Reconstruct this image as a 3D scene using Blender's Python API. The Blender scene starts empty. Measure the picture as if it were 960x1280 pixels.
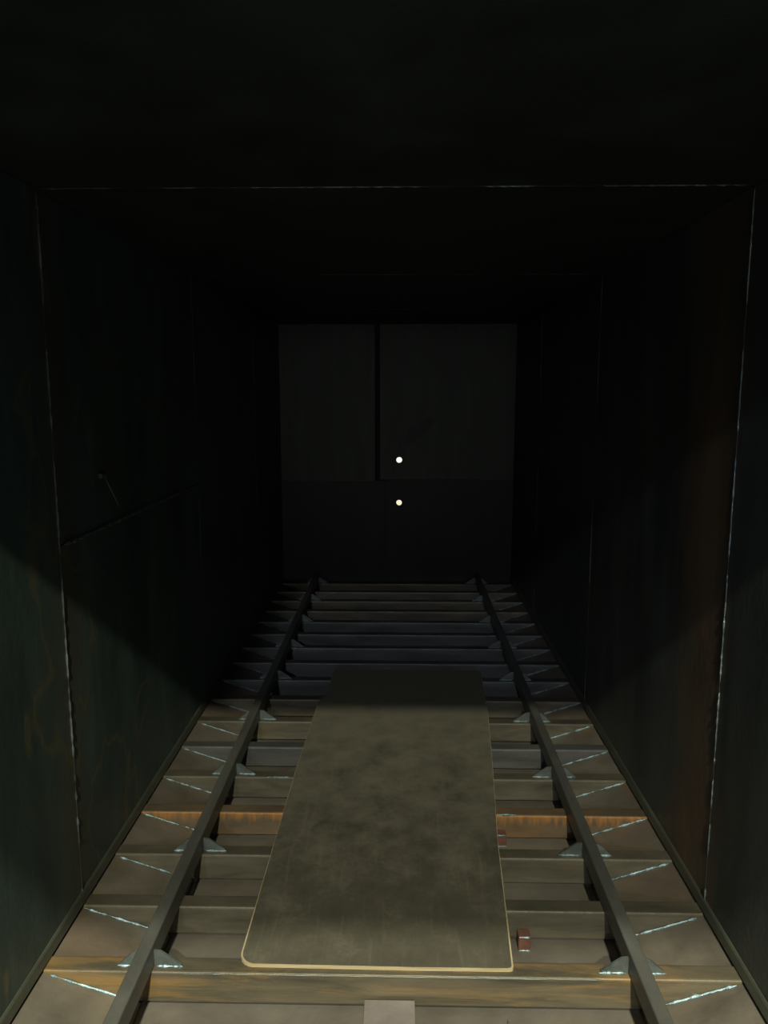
import bpy, bmesh, math, random
from mathutils import Vector, noise

S = bpy.context.scene
COL = S.collection
R = math.radians

# ------------------------------------------------------------------ camera
F_PX = 961.0
CAM = Vector((0.024, 0.0, 1.6))
cd = bpy.data.cameras.new('camera')
cd.sensor_fit = 'VERTICAL'
cd.sensor_height = 36.0
cd.lens = 36.0 * F_PX / 1280.0
cd.clip_start = 0.02
cam = bpy.data.objects.new('camera', cd)
COL.objects.link(cam)
cam.location = CAM
cam.rotation_euler = (R(90 - 8.87), 0, R(1.19))
S.camera = cam

# ------------------------------------------------------------------ view / world
S.view_settings.view_transform = 'Standard'
S.view_settings.look = 'None'
S.view_settings.gamma = 1.0
S.view_settings.exposure = 0.0
S.view_settings.use_curve_mapping = False
w = bpy.data.worlds.new('dim_hall_air')
S.world = w
w.use_nodes = True
bg = w.node_tree.nodes['Background']
bg.inputs[0].default_value = (0.70, 0.86, 1.0, 1)
bg.inputs[1].default_value = 0.15


def lamp(name, loc, power, radius, color):
    d = bpy.data.lights.new(name, 'POINT')
    d.energy = power
    d.shadow_soft_size = radius
    d.color = color
    o = bpy.data.objects.new(name, d)
    COL.objects.link(o)
    o.location = loc
    return o


# high lamps of the hall behind the photographer; they shine in below the upper edge of the opening
FRONT = 0.46                       # where the chamber begins
CEIL = 2.15
SL1, SL2 = 0.662, 1.33             # steepness of the light that just clears the upper edge
LH = 7.0
lamp('hall_or_fill_lamp', (0.25, FRONT - (LH - CEIL) / SL1, LH), 3000, 0.10, (0.98, 0.95, 0.72))
lamp('hall_or_fill_lamp', (0.45, FRONT - (LH - CEIL) / SL2, LH), 2500, 0.13, (0.98, 0.95, 0.76))
# further off: one more high lamp that reaches the far end of the floor, and an added low soft fill for the back wall
lamp('hall_or_fill_lamp', (-1.4, FRONT - (LH - CEIL) / 0.368, LH), 1350, 0.30, (0.84, 0.88, 1.0))
lamp('hall_or_fill_lamp', (0.0, -14.0, 2.0), 270, 0.95, (0.93, 1.0, 0.88))

# ------------------------------------------------------------------ node materials


def new_mat(name):
    m = bpy.data.materials.new(name)
    m.use_nodes = True
    nt = m.node_tree
    return m, nt, nt.nodes['Principled BSDF']


def N(nt, typ, **kw):
    n = nt.nodes.new(typ)
    for k, v in kw.items():
        setattr(n, k, v)
    return n


def ramp(nt, fac, stops):
    r = N(nt, 'ShaderNodeValToRGB')
    e = r.color_ramp.elements
    while len(e) < len(stops):
        e.new(0.5)
    for el, (p, c) in zip(e, stops):
        el.position = p
        el.color = (*c, 1) if len(c) == 3 else c
    nt.links.new(fac, r.inputs[0])
    return r.outputs[0]


def mixc(nt, fac, a, b):
    m = N(nt, 'ShaderNodeMix', data_type='RGBA')
    for s, v in ((m.inputs[0], fac), (m.inputs[6], a), (m.inputs[7], b)):
        if hasattr(v, 'links'):
            nt.links.new(v, s)
        elif isinstance(v, (tuple, list)):
            s.default_value = (*v, 1)
        else:
            s.default_value = v
    return m.outputs[2]


def mathn(nt, op, a, b=None, clamp=False):
    m = N(nt, 'ShaderNodeMath', operation=op, use_clamp=clamp)
    for s, v in zip(m.inputs, (a, b)):
        if v is None:
            continue
        if hasattr(v, 'links'):
            nt.links.new(v, s)
        else:
            s.default_value = v
    return m.outputs[0]


def coords(nt, scale=(1, 1, 1), spread=True):
    tc = N(nt, 'ShaderNodeTexCoord')
    mp = N(nt, 'ShaderNodeMapping')
    mp.inputs['Scale'].default_value = scale
    src = tc.outputs['Object']
    if spread:
        oi = N(nt, 'ShaderNodeObjectInfo')
        k = mathn(nt, 'MULTIPLY', oi.outputs['Random'], 37.0)
        cb = N(nt, 'ShaderNodeCombineXYZ')
        nt.links.new(k, cb.inputs[0]); nt.links.new(k, cb.inputs[1]); nt.links.new(k, cb.inputs[2])
        va = N(nt, 'ShaderNodeVectorMath', operation='ADD')
        nt.links.new(src, va.inputs[0]); nt.links.new(cb.outputs[0], va.inputs[1])
        src = va.outputs[0]
    nt.links.new(src, mp.inputs[0])
    return mp.outputs[0], tc


def noisen(nt, vec, scale, detail=5, rough=0.6, dist=0.0):
    n = N(nt, 'ShaderNodeTexNoise')
    n.inputs['Scale'].default_value = scale
    n.inputs['Detail'].default_value = detail
    n.inputs['Roughness'].default_value = rough
    n.inputs['Distortion'].default_value = dist
    nt.links.new(vec, n.inputs['Vector'])
    return n.outputs['Fac']


def steel(name, dark, light, rust=None, rust_lo=0.55, rust_hi=0.75, streak=(1, 1, 1), scale=5.0,
          rough=(0.42, 0.62), metallic=0.25, bump=0.15, spread=True, drip=None, band=None, tide=None, spot=None):
    """mill-scale steel: two tones of patchy scale, rust blooms, optional rust drips below the top edge"""
    m, nt, b = new_mat(name)
    v, tc = coords(nt, streak, spread)
    n1 = noisen(nt, v, scale, 6, 0.62, 0.4)
    c = ramp(nt, n1, [(0.30, dark), (0.72, light)])
    if rust:
        n2 = noisen(nt, v, scale * 0.55, 7, 0.68, 0.8)
        f = ramp(nt, n2, [(rust_lo, (0, 0, 0)), (rust_hi, (1, 1, 1))])
        c = mixc(nt, f, c, rust)
    if drip:
        col, zt, zl = drip
        sep = N(nt, 'ShaderNodeSeparateXYZ')
        nt.links.new(tc.outputs['Object'], sep.inputs[0])
        mp = N(nt, 'ShaderNodeMapping')
        mp.inputs['Scale'].default_value = (38, 2, 6)
        nt.links.new(tc.outputs['Object'], mp.inputs[0])
        nn = noisen(nt, mp.outputs[0], 1.0, 3, 0.6)
        depth = mathn(nt, 'MULTIPLY', mathn(nt, 'SUBTRACT', zt, sep.outputs[2]), 1.0 / zl)
        f = mathn(nt, 'SUBTRACT', mathn(nt, 'MULTIPLY', nn, 1.9), depth)
        f = ramp(nt, f, [(0.50, (0, 0, 0)), (1.0, (1, 1, 1))])
        below = mathn(nt, 'GREATER_THAN', mathn(nt, 'SUBTRACT', zt, sep.outputs[2]), 0.0025)
        f2 = mathn(nt, 'MULTIPLY', f, below)
        c = mixc(nt, f2, c, col)
    if band:                                # heat-tinted rusty strip beside a ring weld
        col, y, hw = band
        sep = N(nt, 'ShaderNodeSeparateXYZ')
        nt.links.new(tc.outputs['Object'], sep.inputs[0])
        wig = mathn(nt, 'MULTIPLY', mathn(nt, 'SUBTRACT', noisen(nt, v, 3.0, 5, 0.6), 0.5), 0.35)
        d = mathn(nt, 'DIVIDE', mathn(nt, 'ABSOLUTE', mathn(nt, 'SUBTRACT', mathn(nt, 'ADD', sep.outputs[1], wig), y)), hw)
        d = mathn(nt, 'ADD', d, mathn(nt, 'MULTIPLY', mathn(nt, 'SUBTRACT', noisen(nt, v, 9.0, 4, 0.65), 0.5), 1.6))
        f = ramp(nt, d, [(0.0, (0.62, 0.62, 0.62)), (1.0, (0, 0, 0))])
        c = mixc(nt, f, c, col)
    if spot:                                # a dark oily patch, slanting
        col, x0, z0 = spot
        sep = N(nt, 'ShaderNodeSeparateXYZ')
        nt.links.new(tc.outputs['Object'], sep.inputs[0])
        dx = mathn(nt, 'SUBTRACT', sep.outputs[0], x0)
        dz = mathn(nt, 'SUBTRACT', mathn(nt, 'SUBTRACT', sep.outputs[2], z0), mathn(nt, 'MULTIPLY', dx, 0.75))
        d = mathn(nt, 'SQRT', mathn(nt, 'ADD', mathn(nt, 'POWER', mathn(nt, 'MULTIPLY', dx, 5.5), 2.0),
                                    mathn(nt, 'POWER', mathn(nt, 'MULTIPLY', dz, 13.0), 2.0)))
        d = mathn(nt, 'ADD', d, mathn(nt, 'MULTIPLY', mathn(nt, 'SUBTRACT', noisen(nt, v, 9.0, 4, 0.65), 0.5), 1.2))
        c = mixc(nt, ramp(nt, d, [(0.6, (0.85, 0.85, 0.85)), (1.0, (0, 0, 0))]), c, col)
    if tide:                                # dried tide marks: thin contour lines
        vt, _ = coords(nt, (1, 1.2, 0.55), False)
        d = mathn(nt, 'ABSOLUTE', mathn(nt, 'SUBTRACT', noisen(nt, vt, 2.1, 3, 0.5, 0.3), 0.56))
        f = ramp(nt, d, [(0.0, (0.6, 0.6, 0.6)), (0.014, (0, 0, 0))])
        c = mixc(nt, f, c, tide)
    nt.links.new(c, b.inputs['Base Color'])
    rr = mathn(nt, 'ADD', mathn(nt, 'MULTIPLY', n1, rough[1] - rough[0]), rough[0])
    nt.links.new(rr, b.inputs['Roughness'])
    b.inputs['Metallic'].default_value = metallic
    bp = N(nt, 'ShaderNodeBump')
    bp.inputs['Strength'].default_value = bump
    bp.inputs['Distance'].default_value = 0.01
    v2, _ = coords(nt, (1, 1, 1), spread)
    nt.links.new(noisen(nt, v2, 40, 5, 0.7), bp.inputs['Height'])
    nt.links.new(bp.outputs[0], b.inputs['Normal'])
    return m


M = {}
M['wall'] = steel('dark_wall_steel', (0.034, 0.058, 0.053), (0.115, 0.165, 0.142), (0.14, 0.12, 0.07), 0.60, 0.80,
                  streak=(1, 1, 0.28), scale=4.0, rough=(0.40, 0.58), metallic=0.2, spread=False,
                  band=((0.13, 0.11, 0.075), 2.22, 0.13), tide=(0.20, 0.17, 0.08))
M['wall_warm'] = steel('rust_tinted_wall_steel', (0.040, 0.050, 0.048), (0.112, 0.124, 0.114), (0.15, 0.095, 0.055), 0.52, 0.78,
                       streak=(1, 1, 0.22), scale=4.0, rough=(0.40, 0.58), metallic=0.2, spread=False,
                       band=((0.25, 0.145, 0.075), 2.38, 0.24))
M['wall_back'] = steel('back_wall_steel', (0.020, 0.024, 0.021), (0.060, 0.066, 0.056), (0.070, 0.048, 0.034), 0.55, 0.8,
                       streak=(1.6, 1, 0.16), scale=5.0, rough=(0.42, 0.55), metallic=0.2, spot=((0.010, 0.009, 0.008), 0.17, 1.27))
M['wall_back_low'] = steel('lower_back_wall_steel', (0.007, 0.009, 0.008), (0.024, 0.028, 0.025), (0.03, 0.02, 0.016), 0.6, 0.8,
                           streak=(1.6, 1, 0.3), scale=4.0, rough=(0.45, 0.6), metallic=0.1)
M['ceiling'] = steel('ceiling_steel', (0.030, 0.037, 0.031), (0.062, 0.073, 0.060), scale=3.0, rough=(0.45, 0.6), metallic=0.2)
M['floor'] = steel('bottom_plate_steel', (0.115, 0.102, 0.084), (0.230, 0.210, 0.175), (0.18, 0.120, 0.078), 0.58, 0.8,
                   scale=3.0, rough=(0.45, 0.62))
M['plate'] = steel('side_plate_steel', (0.110, 0.097, 0.074), (0.235, 0.207, 0.160), (0.21, 0.135, 0.085), 0.52, 0.78,
                   scale=4.0, rough=(0.45, 0.62))
M['beam'] = steel('beam_steel', (0.068, 0.062, 0.045), (0.165, 0.149, 0.105), (0.19, 0.118, 0.052), 0.57, 0.80,
                  streak=(0.5, 1, 2.5), scale=7.0, rough=(0.38, 0.55))
M['beam_grey_or_shaded'] = steel('grey_or_shaded_beam_steel', (0.064, 0.065, 0.063), (0.135, 0.136, 0.130), (0.14, 0.11, 0.07), 0.62, 0.82,
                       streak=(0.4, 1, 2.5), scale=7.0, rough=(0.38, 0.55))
M['beam_yellow'] = steel('ochre_rust_beam_steel', (0.070, 0.064, 0.045), (0.190, 0.158, 0.100), (0.34, 0.205, 0.065), 0.48, 0.68,
                         streak=(0.35, 1, 3.0), scale=8.0, rough=(0.4, 0.6))
M['beam_rust'] = steel('orange_rust_beam_steel', (0.095, 0.074, 0.048), (0.20, 0.145, 0.085), (0.26, 0.14, 0.06), 0.5, 0.75,
                       streak=(0.6, 1, 1.5), scale=7.0, rough=(0.45, 0.65), drip=((0.42, 0.19, 0.05), 0.0, 0.075))
M['rail'] = steel('rail_steel', (0.085, 0.088, 0.076), (0.19, 0.19, 0.165), (0.15, 0.11, 0.07), 0.62, 0.82,
                  streak=(1, 0.25, 1), scale=6.0, rough=(0.40, 0.56), metallic=0.3)
M['gusset'] = steel('gusset_steel', (0.075, 0.088, 0.082), (0.165, 0.19, 0.178), scale=14.0, rough=(0.40, 0.55), metallic=0.35)
M['weld'] = steel('bright_weld_metal', (0.06, 0.10, 0.108), (0.42, 0.58, 0.63), scale=24.0, rough=(0.34, 0.55), metallic=0.5, bump=0.4)
M['seam'] = steel('wall_weld_metal', (0.035, 0.045, 0.045), (0.42, 0.50, 0.50), scale=6.0, rough=(0.30, 0.48), metallic=0.6, bump=0.4)
M['stub'] = steel('red_primer_steel', (0.11, 0.052, 0.036), (0.22, 0.10, 0.07), scale=20.0, rough=(0.5, 0.7), metallic=0.1)
M['strip'] = steel('edge_strip_steel', (0.055, 0.062, 0.046), (0.13, 0.14, 0.10), (0.13, 0.10, 0.055), 0.55, 0.8,
                   streak=(1, 0.3, 1), scale=7.0, rough=(0.40, 0.55), metallic=0.2)
M['grey'] = steel('grey_flat_bar_steel', (0.20, 0.175, 0.16), (0.29, 0.255, 0.235), scale=9.0, rough=(0.5, 0.65), metallic=0.15)
M['shell'] = steel('outer_shell_steel', (0.006, 0.006, 0.006), (0.012, 0.012, 0.012), scale=3.0, metallic=0.0, rough=(0.7, 0.8))


def ply_film():
    m, nt, b = new_mat('worn_plywood_film')
    v, tc = coords(nt, (1, 1, 1), False)
    n1 = noisen(nt, v, 6.5, 8, 0.72, 0.1)
    n2 = noisen(nt, v, 26, 6, 0.72, 0.1)
    c = ramp(nt, n1, [(0.30, (0.068, 0.063, 0.046)), (0.55, (0.100, 0.093, 0.066)), (0.75, (0.145, 0.133, 0.094))])
    f = ramp(nt, n2, [(0.52, (0, 0, 0)), (0.78, (0.75, 0.75, 0.75))])
    c = mixc(nt, f, c, (0.065, 0.060, 0.043))
    vs, _ = coords(nt, (14, 1.1, 1), False)
    n3 = noisen(nt, vs, 3.0, 5, 0.6)
    f3 = ramp(nt, n3, [(0.55, (0, 0, 0)), (0.8, (0.5, 0.5, 0.5))])
    c = mixc(nt, f3, c, (0.19, 0.170, 0.12))
    sep = N(nt, 'ShaderNodeSeparateXYZ')     # paler towards the far end, broken up by blotches
    nt.links.new(tc.outputs['Object'], sep.inputs[0])
    d = mathn(nt, 'ADD', mathn(nt, 'MULTIPLY', sep.outputs[1], 0.42), mathn(nt, 'MULTIPLY', mathn(nt, 'SUBTRACT', n1, 0.5), 1.5))
    c = mixc(nt, ramp(nt, d, [(0.12, (0, 0, 0)), (0.75, (0.8, 0.8, 0.8))]), c, (0.200, 0.188, 0.138))
    nt.links.new(c, b.inputs['Base Color'])
    b.inputs['Roughness'].default_value = 0.55
    bp = N(nt, 'ShaderNodeBump')
    bp.inputs['Strength'].default_value = 0.12
    bp.inputs['Distance'].default_value = 0.004
    nt.links.new(n2, bp.inputs['Height'])
    nt.links.new(bp.outputs[0], b.inputs['Normal'])
    return m


def ply_core():
    m, nt, b = new_mat('plywood_core')
    v, tc = coords(nt, (3, 3, 260), False)
    n1 = noisen(nt, v, 2.0, 4, 0.6)
    c = ramp(nt, n1, [(0.3, (0.30, 0.235, 0.12)), (0.7, (0.60, 0.50, 0.30))])
    nt.links.new(c, b.inputs['Base Color'])
    b.inputs['Roughness'].default_value = 0.8
    return m


M['film'] = ply_film()
M['core'] = ply_core()
mh, nth, bh = new_mat('pale_hall_paint')
vh, _ = coords(nth, (1, 1, 1), False)
nth.links.new(ramp(nth, noisen(nth, vh, 3, 3), [(0.2, (0.72, 0.70, 0.58)), (0.8, (0.82, 0.80, 0.68))]), bh.inputs['Base Color'])
bh.inputs['Roughness'].default_value = 0.8
M['hall'] = mh

# ------------------------------------------------------------------ object helpers


def link(name, bm, mat, parent=None, smooth=False):
    me = bpy.data.meshes.new(name)
    bm.normal_update()
    bm.to_mesh(me)
    bm.free()
    me.materials.append(mat)
    if smooth:
        for p in me.polygons:
            p.use_smooth = True
    o = bpy.data.objects.new(name, me)
    COL.objects.link(o)
    if parent:
        o.parent = parent
    return o


def inst(src, name, parent=None, mat=None):
    """another object on the same mesh data"""
    o = src.copy()
    o.name = name
    COL.objects.link(o)
    o.parent = parent
    return o


def thing(name, label, cat, loc=(0, 0, 0), group=None):
    o = bpy.data.objects.new(name, None)
    o.empty_display_size = 0.1
    COL.objects.link(o)
    o.location = loc
    o['label'] = label
    o['category'] = cat
    if group:
        o['group'] = group
    return o


def structure(o, label=None, cat=None):
    o['kind'] = 'structure'
    if label:
        o['label'] = label
    if cat:
        o['category'] = cat
    return o


def box(bm, x0, x1, y0, y1, z0, z1, bevel=0.0, seg=2):
    t = bmesh.new()
    bmesh.ops.create_cube(t, size=1)
    for v in t.verts:
        v.co = Vector((x0 + (v.co.x + .5) * (x1 - x0), y0 + (v.co.y + .5) * (y1 - y0), z0 + (v.co.z + .5) * (z1 - z0)))
    if bevel:
        bmesh.ops.bevel(t, geom=t.edges[:], offset=bevel, segments=seg, affect='EDGES', profile=0.5)
    me = bpy.data.meshes.new('t')
    t.to_mesh(me); t.free()
    bm.from_mesh(me)
    bpy.data.meshes.remove(me)


def prism(bm, pts, a, b, axis):
    """closed outline pts (2-D) swept along an axis from a to b"""
    def mk(p, s):
        if axis == 'x':
            return (s, p[0], p[1])
        if axis == 'y':
            return (p[0], s, p[1])
        return (p[0], p[1], s)
    v0 = [bm.verts.new(mk(p, a)) for p in pts]
    v1 = [bm.verts.new(mk(p, b)) for p in pts]
    n = len(pts)
    for i in range(n):
        bm.faces.new((v0[i], v0[(i + 1) % n], v1[(i + 1) % n], v1[i]))
    bm.faces.new(v0[::-1]); bm.faces.new(v1)
    bmesh.ops.recalc_face_normals(bm, faces=bm.faces[:])


def rounded(x0, x1, z0, z1, r, seg=3):
    pts = []
    for cx, cz, a0 in ((x1 - r, z1 - r, 0), (x0 + r, z1 - r, 90), (x0 + r, z0 + r, 180), (x1 - r, z0 + r, 270)):
        for i in range(seg + 1):
            a = R(a0 + 90.0 * i / seg)
            pts.append((cx + r * math.cos(a), cz + r * math.sin(a)))
    return pts


def bead(bm, a, b, r, rnd, step=0.010, wob=0.35, gaps=()):
    """a lumpy run of weld metal from a to b (hexagon rings with uneven radius); gaps are spans in 0..1 where it thins out"""
    a, b = Vector(a), Vector(b)
    d = b - a
    L = d.length
    d.normalize()
    u = d.orthogonal().normalized()
    v = d.cross(u)
    n = max(4, int(L / step))
    prev = None
    for i in range(n + 1):
        t = i / n
        rr = r * (1 + rnd.uniform(-wob, wob) + 0.3 * math.sin(t * L * 130 + a.x * 40))
        if i in (0, n):
            rr *= 0.4
        if any(g0 < t < g1 for g0, g1 in gaps):
            rr = r * 0.12
        c = a + d * (t * L) + u * rnd.uniform(-.15, .15) * r + v * rnd.uniform(-.15, .15) * r
        ring = [bm.verts.new(c + (u * math.cos(q * math.pi / 3) + v * math.sin(q * math.pi / 3)) * rr) for q in range(6)]
        if prev:
            for q in range(6):
                bm.faces.new((prev[q], prev[(q + 1) % 6], ring[(q + 1) % 6], ring[q]))
        else:
            bm.faces.new(ring[::-1])
        prev = ring
    bm.faces.new(prev)
    bmesh.ops.recalc_face_normals(bm, faces=bm.faces[:])


# ------------------------------------------------------------------ sizes (z = 0 is the top of the cross beams)
HW = 0.978                                   # half the inner width
BACK = 6.46
FLOOR = -0.105
Y0, PITCH = 1.909, 0.2755                    # front edge of the first beam under the board; beam spacing
BW, BH = 0.060, 0.095                        # beam section
KS = list(range(-5, 17))
RX0, RX1, RH = 0.6640, 0.7030, 0.069         # rail inner / outer face, height
yk = lambda k: Y0 + PITCH * k
RINGS = [FRONT, 2.20, 3.78, 5.32, BACK]
rnd = random.Random(7)

# ------------------------------------------------------------------ floor shell
bm = bmesh.new(); box(bm, -HW - .03, HW + .03, FRONT, BACK + .02, FLOOR - .02, FLOOR)
floor = structure(link('floor', bm, M['floor']), 'brown steel bottom plate of the chamber seen between the cross beams', None)
bm = bmesh.new(); bead(bm, (0.325, 1.60, FLOOR + .002), (0.325, 1.88, FLOOR + .002), 0.005, rnd, gaps=((.40, .62),))
link('weld_bead', bm, M['weld'], floor)


def dent(p, seed, amp):
    return amp * (noise.noise(Vector((p[0] * 1.3 + seed, p[1] * 1.3, seed * .37))) + .5 * noise.noise(Vector((p[0] * 3 + seed, p[1] * 3, seed))))


def panel_grid(name, u0, u1, v0, v1, place, mat, parent, seed, amp=0.005, thick=0.004, nu=14, nv=16):
    """a slightly dented steel sheet; place(u, v, out) gives the point, out grows into the room"""
    bm = bmesh.new()
    top, bot = [], []
    for j in range(nv + 1):
        rt, rb = [], []
        for i in range(nu + 1):
            u, v = u0 + (u1 - u0) * i / nu, v0 + (v1 - v0) * j / nv
            edge = min(i, nu - i, j, nv - j)
            h = dent((u, v), seed, amp) * min(1, edge / 2)
            rt.append(bm.verts.new(place(u, v, thick + max(h, -.003) + .003)))
            rb.append(bm.verts.new(place(u, v, 0.0015)))
        top.append(rt); bot.append(rb)
    for j in range(nv):
        for i in range(nu):
            bm.faces.new((top[j][i], top[j][i + 1], top[j + 1][i + 1], top[j + 1][i]))
    loop = lambda g: [g[0][i] for i in range(nu + 1)] + [g[j][nu] for j in range(1, nv + 1)] + [g[nv][i] for i in range(nu - 1, -1, -1)] + [g[j][0] for j in range(nv - 1, 0, -1)]
    a, b = loop(top), loop(bot)
    n = len(a)
    for i in range(n):
        bm.faces.new((a[i], a[(i + 1) % n], b[(i + 1) % n], b[i]))
    bm.faces.new(b)
    bmesh.ops.recalc_face_normals(bm, faces=bm.faces[:])
    return link(name, bm, mat, parent, smooth=False)


ZB = -0.015
walls = {}
for side, s in (('left', -1), ('right', 1)):
    bm = bmesh.new()
    box(bm, *sorted((s * (HW + .008), s * (HW + .03))), FRONT, BACK + .02, FLOOR, CEIL + .02)
    wall = structure(link('wall_' + side, bm, M['shell']))
    walls[side] = wall
    place = (lambda s: (lambda u, v, o: (s * (HW + .008 - o), u, v)))(s)
    for i in range(4):
        a, b = RINGS[i] + .0015, RINGS[i + 1] - .0015
        mat = M['wall_warm'] if (side == 'right') else M['wall']
        if side == 'left' and i == 1:
            panel_grid('steel_panel', a, b, ZB, 1.148, place, mat, wall, 11.3)
            panel_grid('steel_panel', a, b, 1.154, CEIL, place, mat, wall, 17.9)
        else:
            panel_grid('steel_panel', a, b, ZB, CEIL, place, mat, wall, i * 5.1 + (3 if s < 0 else 40))
    for i in (1, 2, 3):
        bm = bmesh.new()
        x = s * (HW - .001)
        r = .0023 if i == 1 else .0016
        bead(bm, (x, RINGS[i], ZB + .02), (x, RINGS[i], CEIL - .01), r, rnd, step=.012, wob=.45,
             gaps=((.03, .09), (.13, .16), (.20, .23), (.33, .345), (.50, .53), (.66, .70), (.80, .86)) if i == 1 else ((.1, .3), (.5, .72)))
        link('weld_seam', bm, M['seam' if i == 1 else 'strip'], wall)

bm = bmesh.new(); bead(bm, (-HW + .001, RINGS[1] + .03, 1.151), (-HW + .001, 3.45, 1.151), .0065, rnd, step=.014, wob=.5)
o = link('weld_seam', bm, M['rail'], walls['left'])
o['label'] = 'dull horizontal seam between two wall sheets'

# edge strips at the foot of the side walls
for side, s in (('left', -1), ('right', 1)):
    bm = bmesh.new()
    pts = [(s * (HW + .004), .002), (s * (HW - .007), .002), (s * (HW - .010), .006), (s * (HW - .006), .034), (s * (HW - .002), .040), (s * (HW + .004), .040)]
    prism(bm, pts, FRONT, BACK - .01, 'y')
    structure(link('baseboard_' + side, bm, M['strip']))

# ceiling
bm = bmesh.new(); box(bm, -HW - .03, HW + .03, FRONT, BACK + .02, CEIL + .008, CEIL + .03)
ceil = structure(link('ceiling', bm, M['shell']))
for i in range(4):
    panel_grid('steel_panel', -HW + .001, HW - .001, RINGS[i] + .0015, RINGS[i + 1] - .0015,
               lambda u, v, o: (u, v, CEIL + .008 - o), M['ceiling'], ceil, 60 + i * 3.7, amp=.006)
for i in (1, 2, 3):
    bm = bmesh.new()
    bead(bm, (-HW + .01, RINGS[i], CEIL + .001), (HW - .01, RINGS[i], CEIL + .001), .0020 if i == 1 else .0016, rnd, step=.012, wob=.6,
         gaps=((.10, .18), (.22, .30), (.55, .63), (.70, .80)))
    link('weld_seam', bm, M['seam' if i == 1 else 'strip'], ceil)

# ------------------------------------------------------------------ back wall with two round holes
HOLES = [(0.018, 1.035), (0.018, 0.672)]
HR = 0.024


def holed_sheet(name, x0, x1, z0, z1, yf, yb, holes, mat, parent, tilt=(0, 0)):
    """a sheet in the x-z plane with round holes cut right through; front face at yf"""
    bm = bmesh.new()
    loops = [[(x0, z0), (x1, z0), (x1, z1 + tilt[1]), (x0, z1 + tilt[0])]]
    for hx, hz in holes:
        loops.append([(hx + HR * math.cos(2 * math.pi * q / 24), hz + HR * math.sin(2 * math.pi * q / 24)) for q in range(24)])
    edges, fr = [], []
    for lp in loops:
        vs = [bm.verts.new((p[0], yf, p[1])) for p in lp]
        fr.append(vs)
        edges += [bm.edges.new((vs[i], vs[(i + 1) % len(vs)])) for i in range(len(vs))]
    res = bmesh.ops.triangle_fill(bm, use_beauty=True, use_dissolve=False, edges=edges)
    faces = [g for g in res['geom'] if isinstance(g, bmesh.types.BMFace)]
    ext = bmesh.ops.extrude_face_region(bm, geom=faces, use_keep_orig=True)
    for g in ext['geom']:
        if isinstance(g, bmesh.types.BMVert):
            g.co.y = yb
    bmesh.ops.recalc_face_normals(bm, faces=bm.faces[:])
    return link(name, bm, mat, parent)


wb = structure(holed_sheet('wall_back', -HW - .03, HW + .03, FLOOR, CEIL + .03, BACK + .008, BACK + .02, HOLES, M['shell'], None))
SX = -0.165
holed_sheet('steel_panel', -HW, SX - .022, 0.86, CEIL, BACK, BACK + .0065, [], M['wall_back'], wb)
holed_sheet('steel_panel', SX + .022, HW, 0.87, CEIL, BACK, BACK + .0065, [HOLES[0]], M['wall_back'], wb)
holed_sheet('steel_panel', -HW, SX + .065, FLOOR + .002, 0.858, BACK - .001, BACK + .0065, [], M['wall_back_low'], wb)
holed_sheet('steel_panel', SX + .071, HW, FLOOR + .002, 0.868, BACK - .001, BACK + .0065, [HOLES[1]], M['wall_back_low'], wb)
bm = bmesh.new(); bead(bm, (SX + .068, BACK - .001, .0), (SX + .068, BACK - .001, .85), .004, rnd, step=.014, wob=.5)
link('weld_seam', bm, M['strip'], wb)

# the hall outside the far end, seen only through the two holes
bm = bmesh.new(); box(bm, -2.5, 2.5, 8.3, 8.4, -1.0, 3.0)
structure(link('wall_hall', bm, M['hall']), 'pale lit hall wall outside, seen through the two holes')
ld = bpy.data.lights.new('outer_lamp', 'AREA')
ld.energy = 130; ld.size = 1.2; ld.color = (1.0, 0.95, 0.80)
lo = bpy.data.objects.new('outer_lamp', ld); COL.objects.link(lo)
lo.location = (0.3, 7.0, 2.4); lo.rotation_euler = (R(60), 0, 0)

# ------------------------------------------------------------------ sloping side plates (pieces of the floor) with their welds
ZI, ZO = -0.097, -0.006                       # plate height at the rail side and at the wall
XI, XO = 0.700, 0.974
for s in (-1, 1):
    bm = bmesh.new()
    x = lambda q: s * q
    sec = [(x(XI), ZI), (x(XO), ZO), (x(XO), ZO - .005), (x(XI), ZI - .005)]
    prism(bm, sec, BW + .001, PITCH - .001, 'y')
    first = None
    for k in KS[:-1]:
        if first is None:
            p = first = link('side_plate', bm, M['plate'], floor)
        else:
            p = inst(first, 'side_plate', floor)
        p.location = (0, yk(k), 0)
        # the weld that joins this plate to the face of the beam behind it
        wbm = bmesh.new()
        at = lambda q: (s * q, PITCH - .004, ZI + (ZO - ZI) * (q - XI) / (XO - XI) + .003)
        g = ()
        for _ in range(rnd.choice((0, 1, 1, 2, 3))):
            c = rnd.uniform(.1, .9); g += ((c, c + rnd.uniform(.03, .10)),)
        rr = rnd.uniform(.0025, .0035) if s < 0 else rnd.uniform(.0035, .0046)
        bead(wbm, at(.72), at(XO - .006 - rnd.uniform(0, .02)), rr, rnd, step=.011, gaps=g)
        link('weld_bead', wbm, M['weld'], p)

# ------------------------------------------------------------------ cross beams
ORD = ['first', 'second', 'third', 'fourth', 'fifth', 'sixth', 'seventh', 'eighth', 'ninth', 'tenth']


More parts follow.
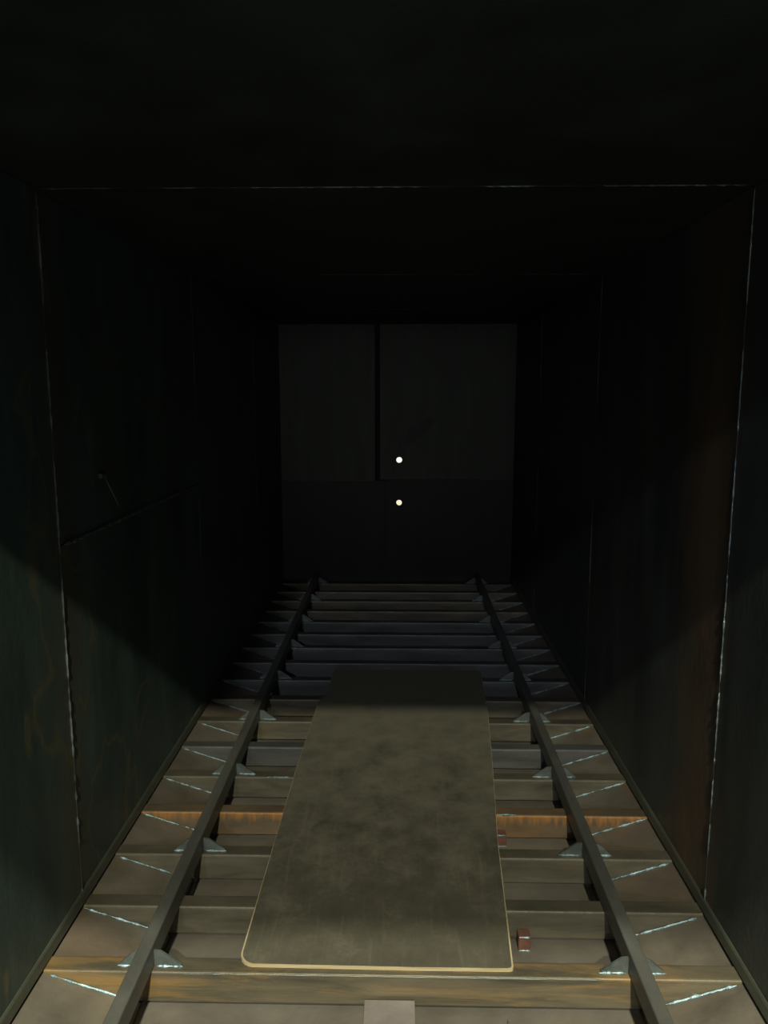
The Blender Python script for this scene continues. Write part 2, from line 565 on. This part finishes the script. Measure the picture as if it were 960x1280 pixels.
def beam_label(k):
    if k == 0:
        return 'ochre-stained cross beam carrying the front edge of the plywood board'
    if k == 3:
        return 'cross beam with bright orange rust drips crossing under the plywood board'
    if k < 0:
        return 'brown steel cross beam in front of the plywood, %s from its front edge' % ORD[-k - 1]
    gus = 'with gussets at the rails' if k % 2 == 0 else 'without gussets'
    if 0 < k < 3:
        return 'brown cross beam under the board, %s behind its front edge, %s' % (ORD[k - 1], gus)
    if k < 10:
        return 'brown cross beam %s behind the orange rusted beam, %s' % (ORD[k - 4], gus)
    if k == 16:
        return 'dark cross beam last of the row, at the foot of the back wall'
    return 'dark cross beam, %s in front of the last one, %s' % (ORD[15 - k], gus)


bmats = {0: 'beam_yellow', 3: 'beam_rust', 5: 'beam_grey_or_shaded', 8: 'beam_grey_or_shaded', 9: 'beam_grey_or_shaded', 10: 'beam_grey_or_shaded', 11: 'beam_grey_or_shaded', 12: 'beam_grey_or_shaded'}  # the unbroken grey run has the dim band's shade put into its colour
for k in KS:
    bm = bmesh.new()
    prism(bm, rounded(0, BW, -BH, 0, .007), -.972, .972, 'x')
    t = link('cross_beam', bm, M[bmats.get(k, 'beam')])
    t.location = (0, yk(k), 0)
    t['kind'] = 'thing'; t['label'] = beam_label(k); t['category'] = 'beam'; t['group'] = 'cross beams of the floor'
    if k in (1, 3):
        # short red stub standing in front of the face with a weld above and below
        bm = bmesh.new(); box(bm, .394, .432, -.040, -.001, -.104, -.058, .004)
        st = link('support_stub', bm, M['stub'], t); st['label'] = 'short reddish stub under the beam'
        bm = bmesh.new()
        bead(bm, (.396, -.040, -.059), (.430, -.040, -.059), .003, rnd, step=.006)
        link('weld_bead', bm, M['weld'], st)
        bm = bmesh.new()
        bead(bm, (.396, -.041, -.103), (.430, -.041, -.103), .003, rnd, step=.006)
        link('weld_bead', bm, M['weld'], st)
    if k == 0:
        bm = bmesh.new(); bead(bm, (-.58, .0005, -.004), (.60, .0005, -.004), .0022, rnd, step=.03, wob=.25)
        o = link('worn_edge', bm, M['strip'], t); o['label'] = 'bright worn edge'
    if k == 3:
        bm = bmesh.new(); bead(bm, (.400, .003, .0), (.475, .003, .0), .0042, rnd, step=.008, wob=.2)
        link('weld_bead', bm, M['weld'], t)
    if k == 4:
        bm = bmesh.new(); bead(bm, (-.53, .003, -.001), (-.44, .003, -.001), .003, rnd, step=.008)
        link('weld_bead', bm, M['weld'], t)

# ------------------------------------------------------------------ rails with their gussets
for s, side in ((-1, 'left'), (1, 'right')):
    rt = thing('rail', 'long grey steel rail on edge along the %s side of the plywood board' % side, 'rail',
               (0, FRONT, 0), 'rails of the floor')
    bm = bmesh.new()
    a, b = sorted((s * RX0, s * RX1))
    prism(bm, rounded(a, b, 0, RH, .005), 0, BACK - .03 - FRONT, 'y')
    link('rail_tube', bm, M['rail'], rt)
    src = {}
    for k in KS:
        if k % 2:
            continue
        for inner in (1, 0):
            if inner not in src:
                bm = bmesh.new()
                if inner:
                    tri = [(s * (RX0 - .0005), .001), (s * (RX0 - .076), .001), (s * (RX0 - .076), .006), (s * (RX0 - .020), .046), (s * (RX0 - .0005), .048)]
                else:
                    tri = [(s * (RX1 + .0005), .001), (s * (RX1 + .060), .001), (s * (RX1 + .060), .006), (s * (RX1 + .018), .044), (s * (RX1 + .0005), .046)]
                prism(bm, tri, .022, .029, 'y')
                g = src[inner] = link('gusset_plate', bm, M['gusset'], rt)
            else:
                g = inst(src[inner], 'gusset_plate', rt)
            g.location = (0, yk(k) - FRONT, 0)
            bm = bmesh.new()
            if inner:
                bead(bm, (s * (RX0 - .008), .019, .003), (s * (RX0 - .082), .019, .003), .0034, rnd, step=.007)
            else:
                bead(bm, (s * (RX1 + .008), .019, .003), (s * (RX1 + .064), .019, .003), .0034, rnd, step=.007)
            link('weld_bead', bm, M['weld'], g)

# ------------------------------------------------------------------ plywood board lying on the beams
h = 1.6


def arc(c, r, a0, a1, n=5):
    return [(c[0] + r * math.cos(R(a0 + (a1 - a0) * i / n)), c[1] + r * math.sin(R(a0 + (a1 - a0) * i / n))) for i in range(n + 1)]


YN, YF = 1.932, 4.26
XNL, XNR, XFL, XFR = -.278 * h * 1.0 + .018, .204 * h + .018, -.262 * h + .018, .300 * h + .018
outline = []
outline += arc((XNL + .045, YN + .045), .045, 180, 262)
outline += [(XNL + .5, YN - .004), (XNR - .012, YN - .003)]
outline += arc((XNR - .008, YN + .008), .010, 275, 360, 3)
outline += [(XNR + .035, YN + .62), (XNR + .085, YN + 1.2), (XFR - .03, YN + 1.72), (XFR - .005, YF - .02), (XFR - .02, YF)]
outline += [(XFL + .05, YF + .004), (XFL + .035, YF - .38), (XFL + .005, YF - .48), (XNL + .012, YN + 1.15), (XNL + .006, YN + .6)]
pb = thing('plywood_board', 'long dark film-faced plywood board lying on the cross beams between the rails', 'board', (0, YN, 0))


def sheet(name, ol, z0, z1, mat):
    bm = bmesh.new()
    prism(bm, [(p[0], p[1] - YN) for p in ol], z0, z1, 'z')
    return link(name, bm, mat, pb)


cx = sum(p[0] for p in outline) / len(outline)
cy = (YN + YF) / 2
inset = []
for p in outline:
    e = .0045 if p[1] < YN + .4 else .0012
    dx = e if p[0] < 0 else -e
    dy = .003 if p[1] < YN + .05 else (-.004 if p[1] > YF - .1 else 0)
    inset.append((p[0] + dx, p[1] + dy))
c = sheet('plywood_core', outline, .0005, .0095, M['core']); c['label'] = 'pale raw wood edge of the board'
sheet('film_face', inset, .0097, .0105, M['film'])

# ------------------------------------------------------------------ flat bar in front of the first beam
bm = bmesh.new()
box(bm, -.070, .070, -.19, -.006, -.034, 0.0, .002)
fb = link('flat_bar', bm, M['grey'])
fb.location = (0.0, Y0, -.070)
fb['label'] = 'pale grey flat steel bar butting against the front face of the ochre beam'
fb['category'] = 'bar'

# ------------------------------------------------------------------ thin wire on the left wall
wt = thing('wire_piece', 'short thin bright wire sticking out of the dark left wall', 'wire', (-HW, 2.55, 1.32))
bm = bmesh.new()
bead(bm, (.010, .0, .0), (.016, .10, -.115), .0017, rnd, step=.03, wob=.1)
link('wire', bm, M['weld'], wt)
bm = bmesh.new(); box(bm, .001, .014, -.03, .012, -.004, .012, .003)
o = link('tack_weld', bm, M['rail'], wt); o['label'] = 'dull tack weld holding the wire'
